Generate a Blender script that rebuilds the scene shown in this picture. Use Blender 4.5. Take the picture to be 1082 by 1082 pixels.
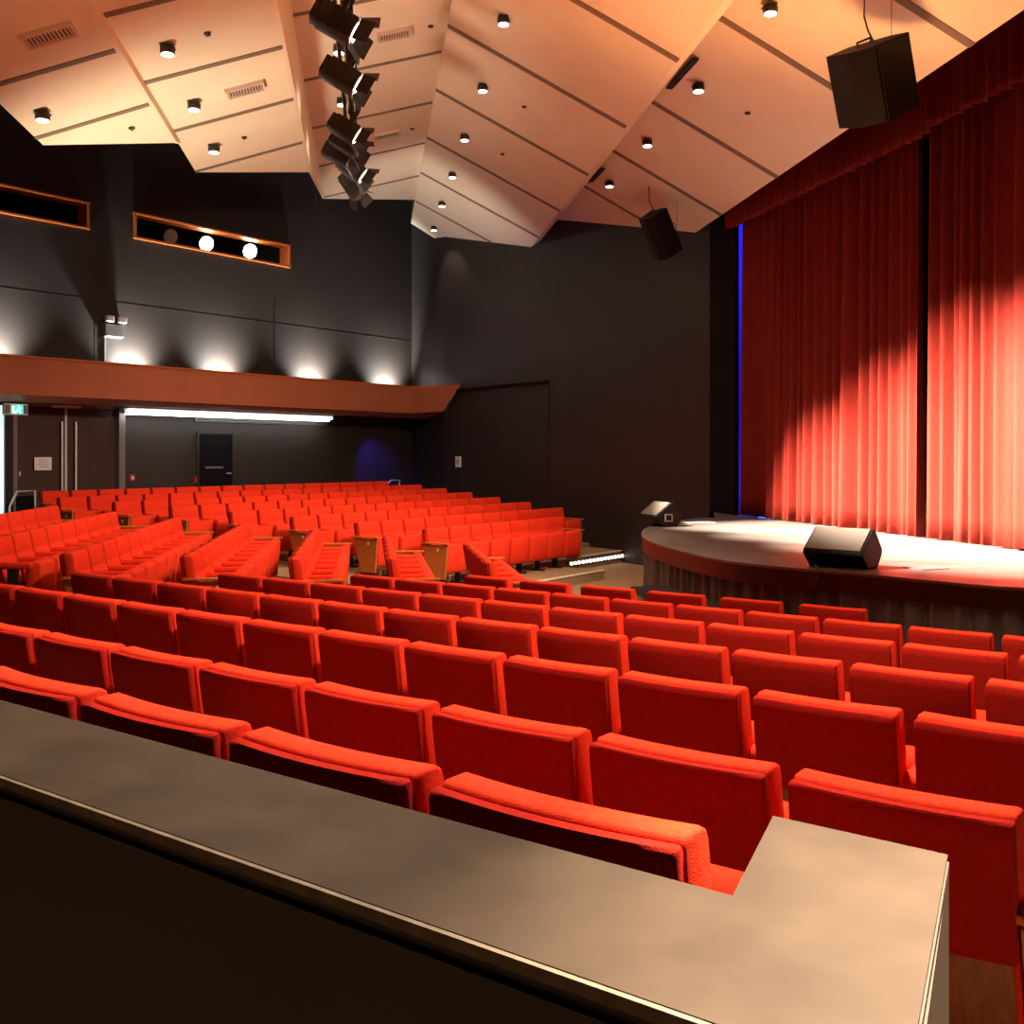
import bpy, bmesh, math, random
from mathutils import Vector, Matrix
random.seed(7)
for o in list(bpy.data.objects): bpy.data.objects.remove(o, do_unlink=True)
C = bpy.context.scene.collection
rad = math.radians
EYE = 2.1          # eye height above the stalls floor datum
F = 1100.0; HY = 480.5; CX = 541.0

# ------------------------------------------------------------------ camera
cd = bpy.data.cameras.new('camera'); cam = bpy.data.objects.new('camera', cd); C.objects.link(cam)
cam.location = (0, 0, EYE); cam.rotation_euler = (rad(90), 0, 0)
cd.sensor_width = 36; cd.lens = 36*F/1082; cd.shift_y = -(541-HY)/1082; cd.clip_start = .05; cd.clip_end = 200
bpy.context.scene.camera = cam

# ------------------------------------------------------------------ world and exposure
sc = bpy.context.scene
sc.view_settings.view_transform = 'Standard'; sc.view_settings.look = 'None'
sc.view_settings.exposure = 0.0; sc.view_settings.gamma = 1; sc.view_settings.use_curve_mapping = False
w = bpy.data.worlds.new('World'); sc.world = w; w.use_nodes = True
w.node_tree.nodes['Background'].inputs[0].default_value = (.9, .8, .7, 1)
w.node_tree.nodes['Background'].inputs[1].default_value = .004

# ------------------------------------------------------------------ room axes (world: camera looks along +Y)
AM = math.atan((389-CX)/F)      # direction of the ceiling folds and the middle rows
AF = math.atan((1345-CX)/F)     # direction of the far rows and far wall
AN = rad(36.06)                 # facing direction of the nearest rows
dm = Vector((math.sin(AM), math.cos(AM))); nm = Vector((math.cos(AM), -math.sin(AM)))
df = Vector((math.sin(AF), math.cos(AF))); nf = Vector((-math.cos(AF), math.sin(AF)))
un = Vector((math.cos(AN), -math.sin(AN))); nn = Vector((math.sin(AN), math.cos(AN)))
PHI_C = -AM; PHI_F = math.pi/2-AF; PHI_N = -AN; PHI_M = math.atan2(-nm.x, nm.y)
def bp(u, v, drop):             # point of the place at a given depth below (or above, if negative) the eye
    Y = F*drop/(v-HY); return Vector(((u-CX)*Y/F, Y, EYE-drop))
def on_wall(u, D, n=nf):        # where the sight line meets a wall at distance D
    r = Vector(((u-CX)/F, 1)); return r*(D/r.dot(n))
def wall_z(u, v, D):
    return EYE + (HY-v)*on_wall(u, D).y/F

def light(name, kind, loc, energy, color, target=None, size=.1, angle=60, blend=.5, size_y=None):
    l = bpy.data.lights.new(name, kind); l.energy = energy; l.color = color
    if kind == 'SPOT': l.spot_size = rad(angle); l.spot_blend = blend; l.shadow_soft_size = size
    elif kind == 'AREA':
        l.size = size
        if size_y: l.shape = 'RECTANGLE'; l.size_y = size_y
    else: l.shadow_soft_size = size
    o = bpy.data.objects.new(name, l); C.objects.link(o); o.location = loc
    if target is not None:
        o.rotation_euler = (Vector(target)-Vector(loc)).to_track_quat('-Z', 'Y').to_euler()
    return o
WARM = (1, .80, .60); HOT = (1, .86, .70); COOL = (.97, .98, .94)
# house fill: unseen spots added below the reflectors, aimed down into the stalls only
light('house_fill', 'SPOT', (3.4, 11.2, 6.2), 2300, WARM, (-3.2, 16.0, 0.4), .22, 74, .9)
light('house_fill', 'SPOT', (3.0, 8.0, 6.4), 2300, WARM, (-2.2, 12.0, 0.4), .22, 76, .9)
light('house_fill', 'SPOT', (.9, 4.0, 6.6), 3600, WARM, (.3, 3.5, 0.6), .15, 105, .7)
light('bulkhead_fill', 'SPOT', (2.0, 11.0, 6.3), 2000, (1, .70, .46), (-3.6, 22.0, 3.4), .2, 54, .9)  # added lamp without a fitting, brightens the bulkhead face
light('house_fill', 'SPOT', (2.2, 13.5, 6.2), 1000, WARM, (-1.0, 20.0, 0.4), .22, 80, .9)
light('counter_fill', 'SPOT', (1.7, 2.8, 5.6), 11500, (1, .76, .52), (.68, 1.30, 1.5), .05, 20, 1.0)  # added narrow spot without a fitting, brightens the counter's bump
# fill lamps added without fittings to throw light up onto the reflectors
light('fill_up_warm', 'SPOT', (3.3, 10.2, 1.3), 2500, (1, .44, .16), (1.8, 9.6, 7), .5, 84, 1)
light('fill_up_white_right', 'SPOT', (-2.6, 18.8, 2.4), 1100, (1, .90, .74), (-2.0, 24.0, 8.0), .4, 52, .9)
light('fill_up_warm_left', 'SPOT', (-2.0, 6.5, 1.2), 330, (1, .50, .25), (-1.6, 9.0, 7), .8, 110, 1)
light('fill_up_white', 'SPOT', (-4.6, 12.5, 2.0), 1300, (1, .84, .62), (-4.4, 14.6, 7.3), .5, 90, 1)

# ------------------------------------------------------------------ tagging helpers
def tag(o, label=None, cat=None, group=None, kind=None):
    if label: o['label'] = label
    if cat: o['category'] = cat
    if group: o['group'] = group
    if kind: o['kind'] = kind
    return o
def thing(name, label, cat, loc=(0, 0, 0), rz=0, group=None):
    o = bpy.data.objects.new(name, None); C.objects.link(o); o.empty_display_size = .1
    o.location = loc; o.rotation_euler = (0, 0, rz); return tag(o, label, cat, group)

# ------------------------------------------------------------------ materials
def mat(name, color, rough=.6, metal=0, noise=None, bump=None, emit=None, spec=.5, sheen=0):
    m = bpy.data.materials.new(name); m.use_nodes = True
    nt = m.node_tree; b = nt.nodes['Principled BSDF']
    b.inputs['Base Color'].default_value = (*color, 1); b.inputs['Roughness'].default_value = rough
    b.inputs['Metallic'].default_value = metal; b.inputs['Specular IOR Level'].default_value = spec
    if sheen:
        b.inputs['Sheen Weight'].default_value = sheen; b.inputs['Sheen Roughness'].default_value = .5
        b.inputs['Sheen Tint'].default_value = (*[min(1, c*1.3+.1) for c in color], 1)
    tc = None
    if noise or bump:
        tc = nt.nodes.new('ShaderNodeTexCoord')
    if noise:
        scale, col2, detail, stretch = noise
        n = nt.nodes.new('ShaderNodeTexNoise'); n.inputs['Scale'].default_value = scale; n.inputs['Detail'].default_value = detail
        mp = nt.nodes.new('ShaderNodeMapping'); mp.inputs['Scale'].default_value = stretch
        nt.links.new(tc.outputs['Object'], mp.inputs[0]); nt.links.new(mp.outputs[0], n.inputs['Vector'])
        cr = nt.nodes.new('ShaderNodeValToRGB'); cr.color_ramp.elements[0].position = .35; cr.color_ramp.elements[1].position = .68
        cr.color_ramp.elements[0].color = (*color, 1); cr.color_ramp.elements[1].color = (*col2, 1)
        nt.links.new(n.outputs['Fac'], cr.inputs[0]); nt.links.new(cr.outputs[0], b.inputs['Base Color'])
    if bump:
        n = nt.nodes.new('ShaderNodeTexNoise'); n.inputs['Scale'].default_value = bump[0]; n.inputs['Detail'].default_value = 3
        nt.links.new(tc.outputs['Object'], n.inputs['Vector'])
        bm_ = nt.nodes.new('ShaderNodeBump'); bm_.inputs['Strength'].default_value = bump[1]; bm_.inputs['Distance'].default_value = .01
        nt.links.new(n.outputs['Fac'], bm_.inputs['Height']); nt.links.new(bm_.outputs[0], b.inputs['Normal'])
    if emit:
        b.inputs['Emission Color'].default_value = (*emit[0], 1); b.inputs['Emission Strength'].default_value = emit[1]
    return m
M = {}
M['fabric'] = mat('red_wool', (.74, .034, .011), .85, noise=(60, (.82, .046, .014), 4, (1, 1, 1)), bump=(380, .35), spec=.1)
M['fabric_back_shaded'] = mat('red_wool_back_shaded', (.30, .009, .004), .85, noise=(60, (.35, .012, .005), 4, (1, 1, 1)), bump=(380, .35), spec=.1)  # same red wool darkened: shade on the seat backs put into the colour
M['wood'] = mat('orange_wood', (.52, .14, .020), .4, noise=(7, (.40, .115, .02), 6, (9, 9, .9)))
M['shell'] = mat('seat_shell_wood', (.24, .075, .02), .45, noise=(8, (.16, .05, .015), 6, (9, 9, .9)))
M['black_metal'] = mat('black_metal', (.012, .011, .011), .45, spec=.4)
M['silver'] = mat('brushed_metal', (.75, .75, .72), .35, .35)
M['counter'] = mat('counter_laminate', (.034, .0235, .0165), .55, noise=(5, (.052, .037, .026), 7, (1, 1, 1)), spec=.10)
M['ply'] = mat('plywood_edge', (.16, .125, .075), .6, noise=(30, (.10, .078, .046), 5, (1, 1, .5)))
M['ply_strip'] = mat('edge_strip', (.045, .034, .024), .5)
M['dark_panel'] = mat('counter_front', (.018, .012, .009), .55, noise=(3, (.024, .015, .011), 4, (1, 1, 1)))
M['wall'] = mat('dark_wall', (.020, .0142, .0112), .62, noise=(1.2, (.025, .0175, .0138), 5, (3, 3, .3)), bump=(25, .15))
M['wall_brown'] = mat('brown_wall', (.0155, .0078, .0052), .6, noise=(1.2, (.020, .010, .0066), 5, (2, 2, .3)), bump=(25, .12))
M['black'] = mat('black_void', (.006, .005, .006), .9, spec=.1)
M['fascia'] = mat('salmon_fascia', (.50, .165, .085), .6, noise=(2, (.54, .185, .10), 3, (1, 1, .3)))
M['ceiling'] = mat('reflector_panel', (.80, .66, .48), .6, noise=(1.5, (.84, .70, .52), 4, (1, 1, 1)), spec=.3)
M['seam'] = mat('reflector_joint', (.20, .145, .10), .7)
M['carpet'] = mat('tan_carpet', (.30, .185, .10), .95, noise=(40, (.37, .23, .13), 4, (1, 1, 1)), bump=(300, .4), spec=.1)
M['nosing'] = mat('step_nosing', (.75, .66, .55), .5)
M['stage'] = mat('stage_floor', (.10, .084, .074), .36, noise=(2.2, (.165, .138, .118), 8, (1, 2.2, 1)), bump=(14, .06))
M['stage_band'] = mat('stage_edge_band', (.018, .004, .003), .4)
M['skirt'] = mat('stage_skirt', (.17, .165, .185), .9)
M['curtain'] = mat('red_velvet', (.16, .0095, .0035), .8, noise=(90, (.125, .0065, .0026), 3, (1, 1, .1)), bump=(200, .2), sheen=.15, spec=.15)
M['speaker'] = mat('speaker_black', (.007, .0055, .0055), .6, spec=.15, bump=(160, .25))
M['grille'] = mat('speaker_grille', (.17, .13, .105), .5, noise=(250, (.10, .08, .066), 1, (1, 1, 1)))
M['can'] = mat('lamp_can', (.03, .022, .018), .5)
M['lens'] = mat('lamp_lens', (1, .95, .85), .4, emit=((1, .86, .72), 9))
M['spot_lens'] = mat('spot_lens', (1, .95, .85), .4, emit=((1, .88, .72), 60))
M['fresnel'] = mat('fresnel_lens', (1, .95, .85), .4, emit=((1, .80, .55), 14))
M['glass_dark'] = mat('dark_glass', (.25, .25, .25), .15, spec=.8)
M['vent'] = mat('vent_metal', (.70, .55, .42), .5)
M['vent_dark'] = mat('vent_gap', (.16, .09, .06), .8)
M['door'] = mat('door_laminate', (.040, .021, .017), .45, noise=(2, (.05, .027, .02), 4, (3, 3, .3)))
M['white'] = mat('white_paint', (.75, .76, .76), .5)
M['paper'] = mat('paper', (.80, .80, .80), .7)
M['ink'] = mat('grey_print', (.35, .36, .4), .7)
M['grey'] = mat('grey_metal', (.20, .19, .185), .45, .3)
M['exit_green'] = mat('exit_green', (.0, .4, .26), .5, emit=((.02, .75, .50), 1.3))
M['exit_white'] = mat('exit_white', (.9, 1, .95), .5, emit=((.85, 1, .93), 2.0))
M['tube'] = mat('cove_tube', (1, 1, 1), .5, emit=((.95, 1, .96), 4))
M['glow_glass'] = mat('lit_glass', (.8, .9, .95), .4, emit=((.62, .86, .90), 1.1))
M['blue_cloth'] = mat('blue_cloth', (.10, .10, .60), .8)
M['cable'] = mat('cable', (.015, .013, .012), .6)
M['red_plastic'] = mat('red_plastic', (.45, .02, .03), .5)

# ------------------------------------------------------------------ mesh helpers
class MB:
    def __init__(s): s.bm = bmesh.new()
    def poly(s, pts):
        return s.bm.faces.new([s.bm.verts.new(p) for p in pts])
    def box(s, c, size, rot=None, bevel=0):
        r = bmesh.ops.create_cube(s.bm, size=1); vs = r['verts']
        mtx = Matrix.Translation(Vector(c)) @ (rot.to_4x4() if rot is not None else Matrix.Identity(4)) @ Matrix.Diagonal((*size, 1))
        bmesh.ops.transform(s.bm, matrix=mtx, verts=vs)
        if bevel:
            es = {e for v in vs for e in v.link_edges}
            bmesh.ops.bevel(s.bm, geom=list(es), offset=bevel, segments=2, affect='EDGES', profile=.5)
        return s
    def prism(s, pts, z0, z1):       # pts in xy, extruded in z (z0/z1 may be lists)
        n = len(pts)
        zb = z0 if hasattr(z0, '__len__') else [z0]*n; zt = z1 if hasattr(z1, '__len__') else [z1]*n
        b = [s.bm.verts.new((p[0], p[1], zb[i])) for i, p in enumerate(pts)]
        t = [s.bm.verts.new((p[0], p[1], zt[i])) for i, p in enumerate(pts)]
        s.bm.faces.new(b[::-1]); s.bm.faces.new(t)
        for i in range(n): s.bm.faces.new((b[i], b[(i+1) % n], t[(i+1) % n], t[i]))
        return s
    def extrude_x(s, prof, x0, x1):  # closed profile in (y,z) extruded along x
        a = [s.bm.verts.new((x0, y, z)) for y, z in prof]; b = [s.bm.verts.new((x1, y, z)) for y, z in prof]
        n = len(prof); s.bm.faces.new(a); s.bm.faces.new(b[::-1])
        for i in range(n): s.bm.faces.new((a[i], b[i], b[(i+1) % n], a[(i+1) % n]))
        return s
    def tube(s, pts, r, seg=8):
        rings = []
        pts = [Vector(p) for p in pts]
        for i, p in enumerate(pts):
            d = (pts[min(i+1, len(pts)-1)]-pts[max(i-1, 0)]).normalized()
            q = d.to_track_quat('Z', 'Y'); rr = r[i] if hasattr(r, '__len__') else r
            rings.append([s.bm.verts.new(p+q @ Vector((math.cos(a)*rr, math.sin(a)*rr, 0))) for a in [2*math.pi*k/seg for k in range(seg)]])
        for a, b in zip(rings, rings[1:]):
            for k in range(seg): s.bm.faces.new((a[k], a[(k+1) % seg], b[(k+1) % seg], b[k]))
        s.bm.faces.new(rings[0][::-1]); s.bm.faces.new(rings[-1]); return s
    def pad(s, prof, w_, bow=0, rnd=.012, nx=8, x0=0):   # soft upholstered slab: profile (y,z) swept across x
        cy = sum(p[0] for p in prof)/len(prof); cz = sum(p[1] for p in prof)/len(prof)
        h = w_/2; st = [(-h, rnd), (-h+rnd*.3, rnd*.3), (-h+rnd, 0)]
        st += [(-h+rnd+(w_-2*rnd)*k/nx, 0) for k in range(1, nx)]
        st += [(h-rnd, 0), (h-rnd*.3, rnd*.3), (h, rnd)]
        rings = []
        for x, ins in st:
            yo = -bow*(1-(x/h)**2); ring = []
            for y, z in prof:
                d = Vector((cy-y, cz-z)); L = max(d.length, 1e-6); k = min(ins, L*.9)/L
                ring.append(s.bm.verts.new((x0+x, y+yo+d.x*k, z+d.y*k)))
            rings.append(ring)
        n = len(prof)
        for a, b in zip(rings, rings[1:]):
            for i in range(n): s.bm.faces.new((a[i], b[i], b[(i+1) % n], a[(i+1) % n]))
        s.bm.faces.new(rings[0]); s.bm.faces.new(rings[-1][::-1]); return s
    def mesh(s, name, m, smooth=False):
        bmesh.ops.recalc_face_normals(s.bm, faces=s.bm.faces)
        me = bpy.data.meshes.new(name); s.bm.to_mesh(me); s.bm.free()
        me.materials.append(m)
        if smooth:
            me.polygons.foreach_set('use_smooth', [True]*len(me.polygons))
            me.set_sharp_from_angle(angle=rad(smooth if smooth is not True else 50))
        return me
    def build(s, name, m, parent=None, smooth=False, loc=None, rz=None):
        o = bpy.data.objects.new(name, s.mesh(name, m, smooth)); C.objects.link(o)
        if parent: o.parent = parent
        if loc is not None: o.location = loc
        if rz is not None: o.rotation_euler = (0, 0, rz)
        return o
def copy_tree(o, parent=None):
    c = o.copy(); C.objects.link(c); c.parent = parent
    for ch in list(o.children): copy_tree(ch, c)
    return c
def struct(o): o['kind'] = 'structure'; return o
def XY(v, z): return Vector((v.x, v.y, z))

# ================================================================== floors
fl = MB(); fl.prism([(-16, -1.5), (14, -1.5), (14, 32), (-16, 32)], -.5, -.12); struct(fl.build('floor', M['carpet']))
NEAR_D = [1.44, 2.41, 3.54, 4.60, 5.63, 6.75, 7.85]
NEAR_Z = [.60, .776, .862, .934, 1.002, 1.088, 1.168]
CH = .89                                  # seat height to the top of its back
def lev(drop): return EYE-drop-CH
def slab(mb, o, ax, ay, x0, x1, y0, y1, z):
    pts = [o+ax*x0+ay*y0, o+ax*x1+ay*y0, o+ax*x1+ay*y1, o+ax*x0+ay*y1]
    mb.prism([(p.x, p.y) for p in pts], -.3, z)
O2 = Vector((0, 0))
mb = MB()
NT = [(-9, 1.0), (-5.2, 1.3), (-6.9, 4), (-7.9, 4), (-7.3, 4), (-6.85, 3), (-6.35, -2.2)]
for k in range(7):
    slab(mb, O2, un, nn, -9 if k < 3 else NT[k][0], [2.2, 1.0, 3, 3.5, 3.5, 2.6, -.9][k], NEAR_D[k]-.12, NEAR_D[k]+1.1, lev(NEAR_Z[k])+k*.0008)
struct(mb.build('floor', M['carpet']))
FAR_D = [10.85+k for k in range(8)]
FAR_Z = [1.165, 1.081, 1.0, .931, .854, .79, .726, .654]
FAR_U = [(444.3, 589.6), (372, 591), (303.9, 557), (238.8, 525), (175.7, 495.8), (116, 468.7), (57.7, 442.6), (39, 407.7)]
mb = MB(); rb = MB(); dots = MB()
def t_far(u, D): return on_wall(u, D).dot(df)
for k in range(8):
    t0 = t_far(FAR_U[k][0], FAR_D[k])-.5; t1 = t_far(FAR_U[k][1], FAR_D[k])+3.5
    if k == 0: t1 = 15.95; t0 -= .4
    y0 = 9.62 if k == 0 else FAR_D[k]-1.03
    y1 = FAR_D[k]+.2 if k < 7 else 19.9
    if k == 7: t0 -= 8; t1 -= 1.5
    if k == 1: t1 = t_far(667, 10.82)
    if 1 < k < 7: t1 = t_far(FAR_U[k][1], FAR_D[k])+[0, 0, 1.6, 1.2, 1.0, 1.0, 1.0][k]
    slab(mb, O2, df, nf, t0, t1, y0, y1, lev(FAR_Z[k]))
    z = lev(FAR_Z[k])
    if k < 2:
        pts = [df*t0+nf*(y0-.012), df*t1+nf*(y0-.012), df*t1+nf*(y0+.05), df*t0+nf*(y0+.05)]
        rb.prism([(p.x, p.y) for p in pts], z-.012, z+.008)
struct(mb.build('floor', M['carpet']))
struct(tag(rb.build('trim_1', M['nosing'])))
MID_X = [-4.65, -3.71, -2.78, -1.80, -.80, .21, 1.29]
MID_Z = [.75, .82, .90, .98, 1.06, 1.14, 1.20]
MID_T = [(16.2, 10.0), (15.7, 9.9), (15.5, 9.7), (15.4, 10.24), (15.2, 10.7), (14.76, 11.2), (14.24, 11.6)]
mb = MB()
for k in range(7):
    t1, t0 = MID_T[k]
    slab(mb, O2, nm, dm, MID_X[k]-.25, MID_X[k]+(.86 if k < 6 else 1.3), t0+.2, t1+.35, lev(MID_Z[k])+.001)
struct(mb.build('floor', M['carpet']))

# step lights: strip of small lamps on the riser right of the far block, and one by the middle aisle
def step_lights(p0, p1, ztop, n, label):
    t = thing('step_light_strip', label, 'step light', (p0.x, p0.y, ztop-.13), math.atan2(p1.y-p0.y, p1.x-p0.x))
    L = (p1-p0).length
    b = MB(); b.box((L/2, 0, .05), (L, .03, .10)); b.build('strip_housing', M['black_metal'], t)
    for i in range(n):
        b = MB(); x = (i+.5)*L/n; b.tube([(x, -.02, .045), (x, -.045, .045)], .028, 8); o = b.build('lamp', M['lens'], t)
a = df*(t_far(591, 10.85)+.12)+nf*9.80; b_ = df*t_far(667, 10.82)+nf*9.80
a = df*(t_far(600, 10.8))+nf*10.79; b_ = df*t_far(661, 10.8)+nf*10.79
step_lights(a, b_, lev(FAR_Z[1])-.015, 16, 'row of small white step lights on the riser right of the far seats')
pp = bp(292, 604, 2.05); step_lights(Vector((pp.x-.30, pp.y-.2)), Vector((pp.x+.1, pp.y+.1)), .16, 4, 'short strip of step lights in the aisle between middle seat rows')

# ================================================================== walls
WD = 19.8; TOP = 9.3
def wall(name, p0, p1, z0, z1, thick=.15, m='wall', away=1):
    d = (p1-p0).normalized(); n = Vector((-d.y, d.x))*away
    b = MB(); b.prism([tuple(p0), tuple(p1), tuple(p1+n*thick), tuple(p0+n*thick)], z0, z1); return struct(b.build(name, M[m]))
tA = -9.0; pc = on_wall(435, WD)              # corner where far wall meets the splayed wall
tc_ = pc.dot(df)
# far wall with the two projection openings: pieces around them
W1 = (t_far(142, WD), t_far(304.8, WD)); W0 = (t_far(-60, WD), t_far(92, WD)); WZ = (EYE+4.68, EYE+5.2)
def wall_rect(mb, t0, t1, z0, z1, D0=WD, D1=WD+.15):
    pts = [df*t0+nf*D0, df*t1+nf*D0, df*t1+nf*D1, df*t0+nf*D1]; mb.prism([(p.x, p.y) for p in pts], z0, z1)
mb = MB()
wall_rect(mb, tA, tc_, -.2, WZ[0]); wall_rect(mb, tA, tc_, WZ[1], TOP)
wall_rect(mb, tA, W0[0], *WZ); wall_rect(mb, W0[1], W1[0], *WZ); wall_rect(mb, W1[1], tc_, *WZ)
struct(mb.build('wall_far', M['wall']))
mb = MB(); wall_rect(mb, W0[0]-.3, W1[1]+.3, WZ[0]-.6, WZ[1]+.4, WD+1.4, WD+1.5); struct(mb.build('wall_booth', M['black']))
mb = MB()                                    # panel joints on the upper wall, raised battens
for tt in (t_far(290, WD), t_far(100, WD)): wall_rect(mb, tt, tt+.025, EYE+1.8, EYE+3.9, WD-.004, WD)
wall_rect(mb, tA, tc_, EYE+3.22, EYE+3.235, WD-.003, WD)
struct(mb.build('trim_2', M['wall']))
pS = Vector((-1.75, 27.2)); pQ = Vector((.836, 23.5)); pR = Vector((3.68, 19.37))
wall('wall_splay', pc, pS, -.2, TOP)
wall('wall_side', pS, pQ, -.2, TOP, m='wall_brown')
wall('wall_proscenium', pQ, pR, -.2, TOP, m='wall_brown')
# slightly proud lower lining of the side wall: gives the dark ledge line at bulkhead height
dS = (pQ-pS).normalized(); nS = Vector((dS.y, -dS.x))
if nS.y > 0: nS = -nS
mb = MB(); q = [pS, pQ, pQ+nS*.02, pS+nS*.03]; mb.prism([tuple(p) for p in q], -.2, EYE+1.66); struct(mb.build('trim_3', M['wall_brown']))
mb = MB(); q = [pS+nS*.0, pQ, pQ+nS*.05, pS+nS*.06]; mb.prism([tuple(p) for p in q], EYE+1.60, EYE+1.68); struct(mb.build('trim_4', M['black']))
wall('wall_left', Vector((-16, -1.5)), df*tA+nf*(WD+.1), -.2, TOP, away=1)
wall('wall_back', Vector((-16, -1.5)), Vector((14, -1.5)), -.2, TOP, away=-1, m='black')
wall('wall_right', Vector((14, -1.5)), Vector((14, 26)), -.2, TOP, m='black', away=-1)
wall('wall_backstage', Vector((14, 26)), Vector((3.3, 24.6)), -.2, TOP, m='black', away=-1)
mb = MB(); mb.prism([(-16, -1.6), (14.1, -1.6), (14.1, 32), (-16, 32)], TOP, TOP+.1); struct(mb.build('ceiling', M['black']))
# black masking leg beside the curtain, blue-lit cloth far behind the slit
pL = Vector((3.905, 18.27))
wall('wall_masking', pR, pL, 1.04, TOP, m='black', thick=.08)
mb = MB(); mb.prism([(4.3, 21.6), (6.5, 22.3), (6.5, 22.4), (4.3, 21.7)], 1.05, 9.0)
tag(mb.build('backstage_cloth', M['blue_cloth']), 'blue-lit cloth glimpsed through slit beside the red curtain', 'cloth')
light('backstage_blue', 'SPOT', (5.6, 19.0, 6.5), 520, (.12, .10, 1), (4.8, 21.9, 5.0), .1, 95, .4)
light('backstage_blue_floor', 'POINT', (5.0, 20.6, 1.5), 45, (.1, .12, 1), None, .05)

# ================================================================== bulkhead over the doors
def H(h): return EYE+h
prof = [(18.0, 1.74), (18.3, 1.09), (18.9, 1.0), (WD, 1.03), (WD, 1.12), (18.9, 1.10), (18.36, 1.2), (18.12, 1.62), (18.12, 1.74)]
e0 = on_wall(434, 18.0).dot(df)
bt = thing('wall_bulkhead', 'long salmon bulkhead with sloping face above the doors', 'bulkhead', (0, 0, 0)); bt['kind'] = 'structure'
mb = MB(); a = []; b = []
for D, h in prof:
    p = df*tA+nf*D; a.append(mb.bm.verts.new((p.x, p.y, H(h))))
    p = on_wall(434, D); b.append(mb.bm.verts.new((p.x, p.y, H(h))))
n = len(prof); mb.bm.faces.new(a); mb.bm.faces.new(b[::-1])
for i in range(n): mb.bm.faces.new((a[i], b[i], b[(i+1) % n], a[(i+1) % n]))
mb.build('fascia', M['fascia'], bt)
# turned return of the bulkhead meeting the side wall
P1 = df*e0+nf*18.0; P2 = bp(485, 408, -1.74).xy; P1b = on_wall(434, 18.3); P2b = bp(468, 434, -1.09).xy
P3b = on_wall(434, 18.9); P4b = bp(470, 440, -1.03).xy+Vector((0, .6))
_a, _b, _c = XY(P1, 1.74), XY(P2, 1.74), XY(P1b, 1.09); _n = (_b-_a).cross(_c-_a)
_r = Vector(((468-CX)/F, 1, (HY-434.5)/F)); _p = _r*(_n.dot(_a)/_n.dot(_r)); P2b = _p.xy; H2b = _p.z
mb = MB()
V = lambda p, h: mb.bm.verts.new((p.x, p.y, H(h)))
v = [V(P1, 1.74), V(P2, 1.74), V(P2b, H2b), V(P1b, 1.09), V(P3b, 1.0), V(P4b, 1.0), V(pc+Vector((-.1, .0)), 1.03), V(pS, 1.03)]
back = [V(P1+nf*.12, 1.74), V(P2+Vector((.02, .15)), 1.74)]
for f in ((0, 1, 2, 3), (3, 2, 5, 4), (4, 5, 7, 6)): mb.bm.faces.new([v[i] for i in f])
mb.bm.faces.new((v[0], back[0], back[1], v[1]))
bb = [V(P1b+nf*.12, 1.2), V(P2b+Vector((.02, .15)), 1.2)]
mb.bm.faces.new((back[0], bb[0], bb[1], back[1]))
mb.build('fascia_return', M['fascia'], bt)
mb = MB()
for (p, q) in ((df*tA+nf*17.97, df*e0+nf*17.97), (df*e0+nf*17.97, P2+Vector((0, -.03)))):
    off = nf*.18 if p.y < 20 else Vector((0, .18)); mb.prism([tuple(p), tuple(q), tuple(q+off), tuple(p+off)], H(1.735), H(1.775))
mb.build('top_cap', M['wood'], bt)
# top ledge behind the fascia
mb = MB(); wall_rect(mb, tA, e0+1.0, H(1.12), H(1.16), 18.3, WD); struct(mb.build('trim_5', M['black']))

# uplights on the ledge, washing the wall above
for i, u in enumerate((-6, 143, 237, 333, 412)):
    p = on_wall(u, WD-.16)
    t = thing('uplight', ['uplight behind the bulkhead at the left picture edge', 'uplight behind the bulkhead below the twin emergency lamps',
        'uplight behind the bulkhead below the two bright spotlights', 'uplight behind the bulkhead, second from its right end',
        'uplight behind the bulkhead nearest its right end'][i], 'uplight', (p.x, p.y, H(1.16)), PHI_F, 'uplights behind the bulkhead')
    b = MB(); b.box((0, 0, .06), (.34, .16, .12), bevel=.01); b.build('housing', M['black_metal'], t)
    b = MB(); b.box((0, 0, .125), (.28, .11, .01)); b.build('lens', M['glass_dark'], t)
    light('uplight_lamp', 'SPOT', (p.x, p.y, H(1.50)), 3000, COOL, (p.x+nf.x*.16, p.y+nf.y*.16, H(1.72)), .06, 125, 1.0)

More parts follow.
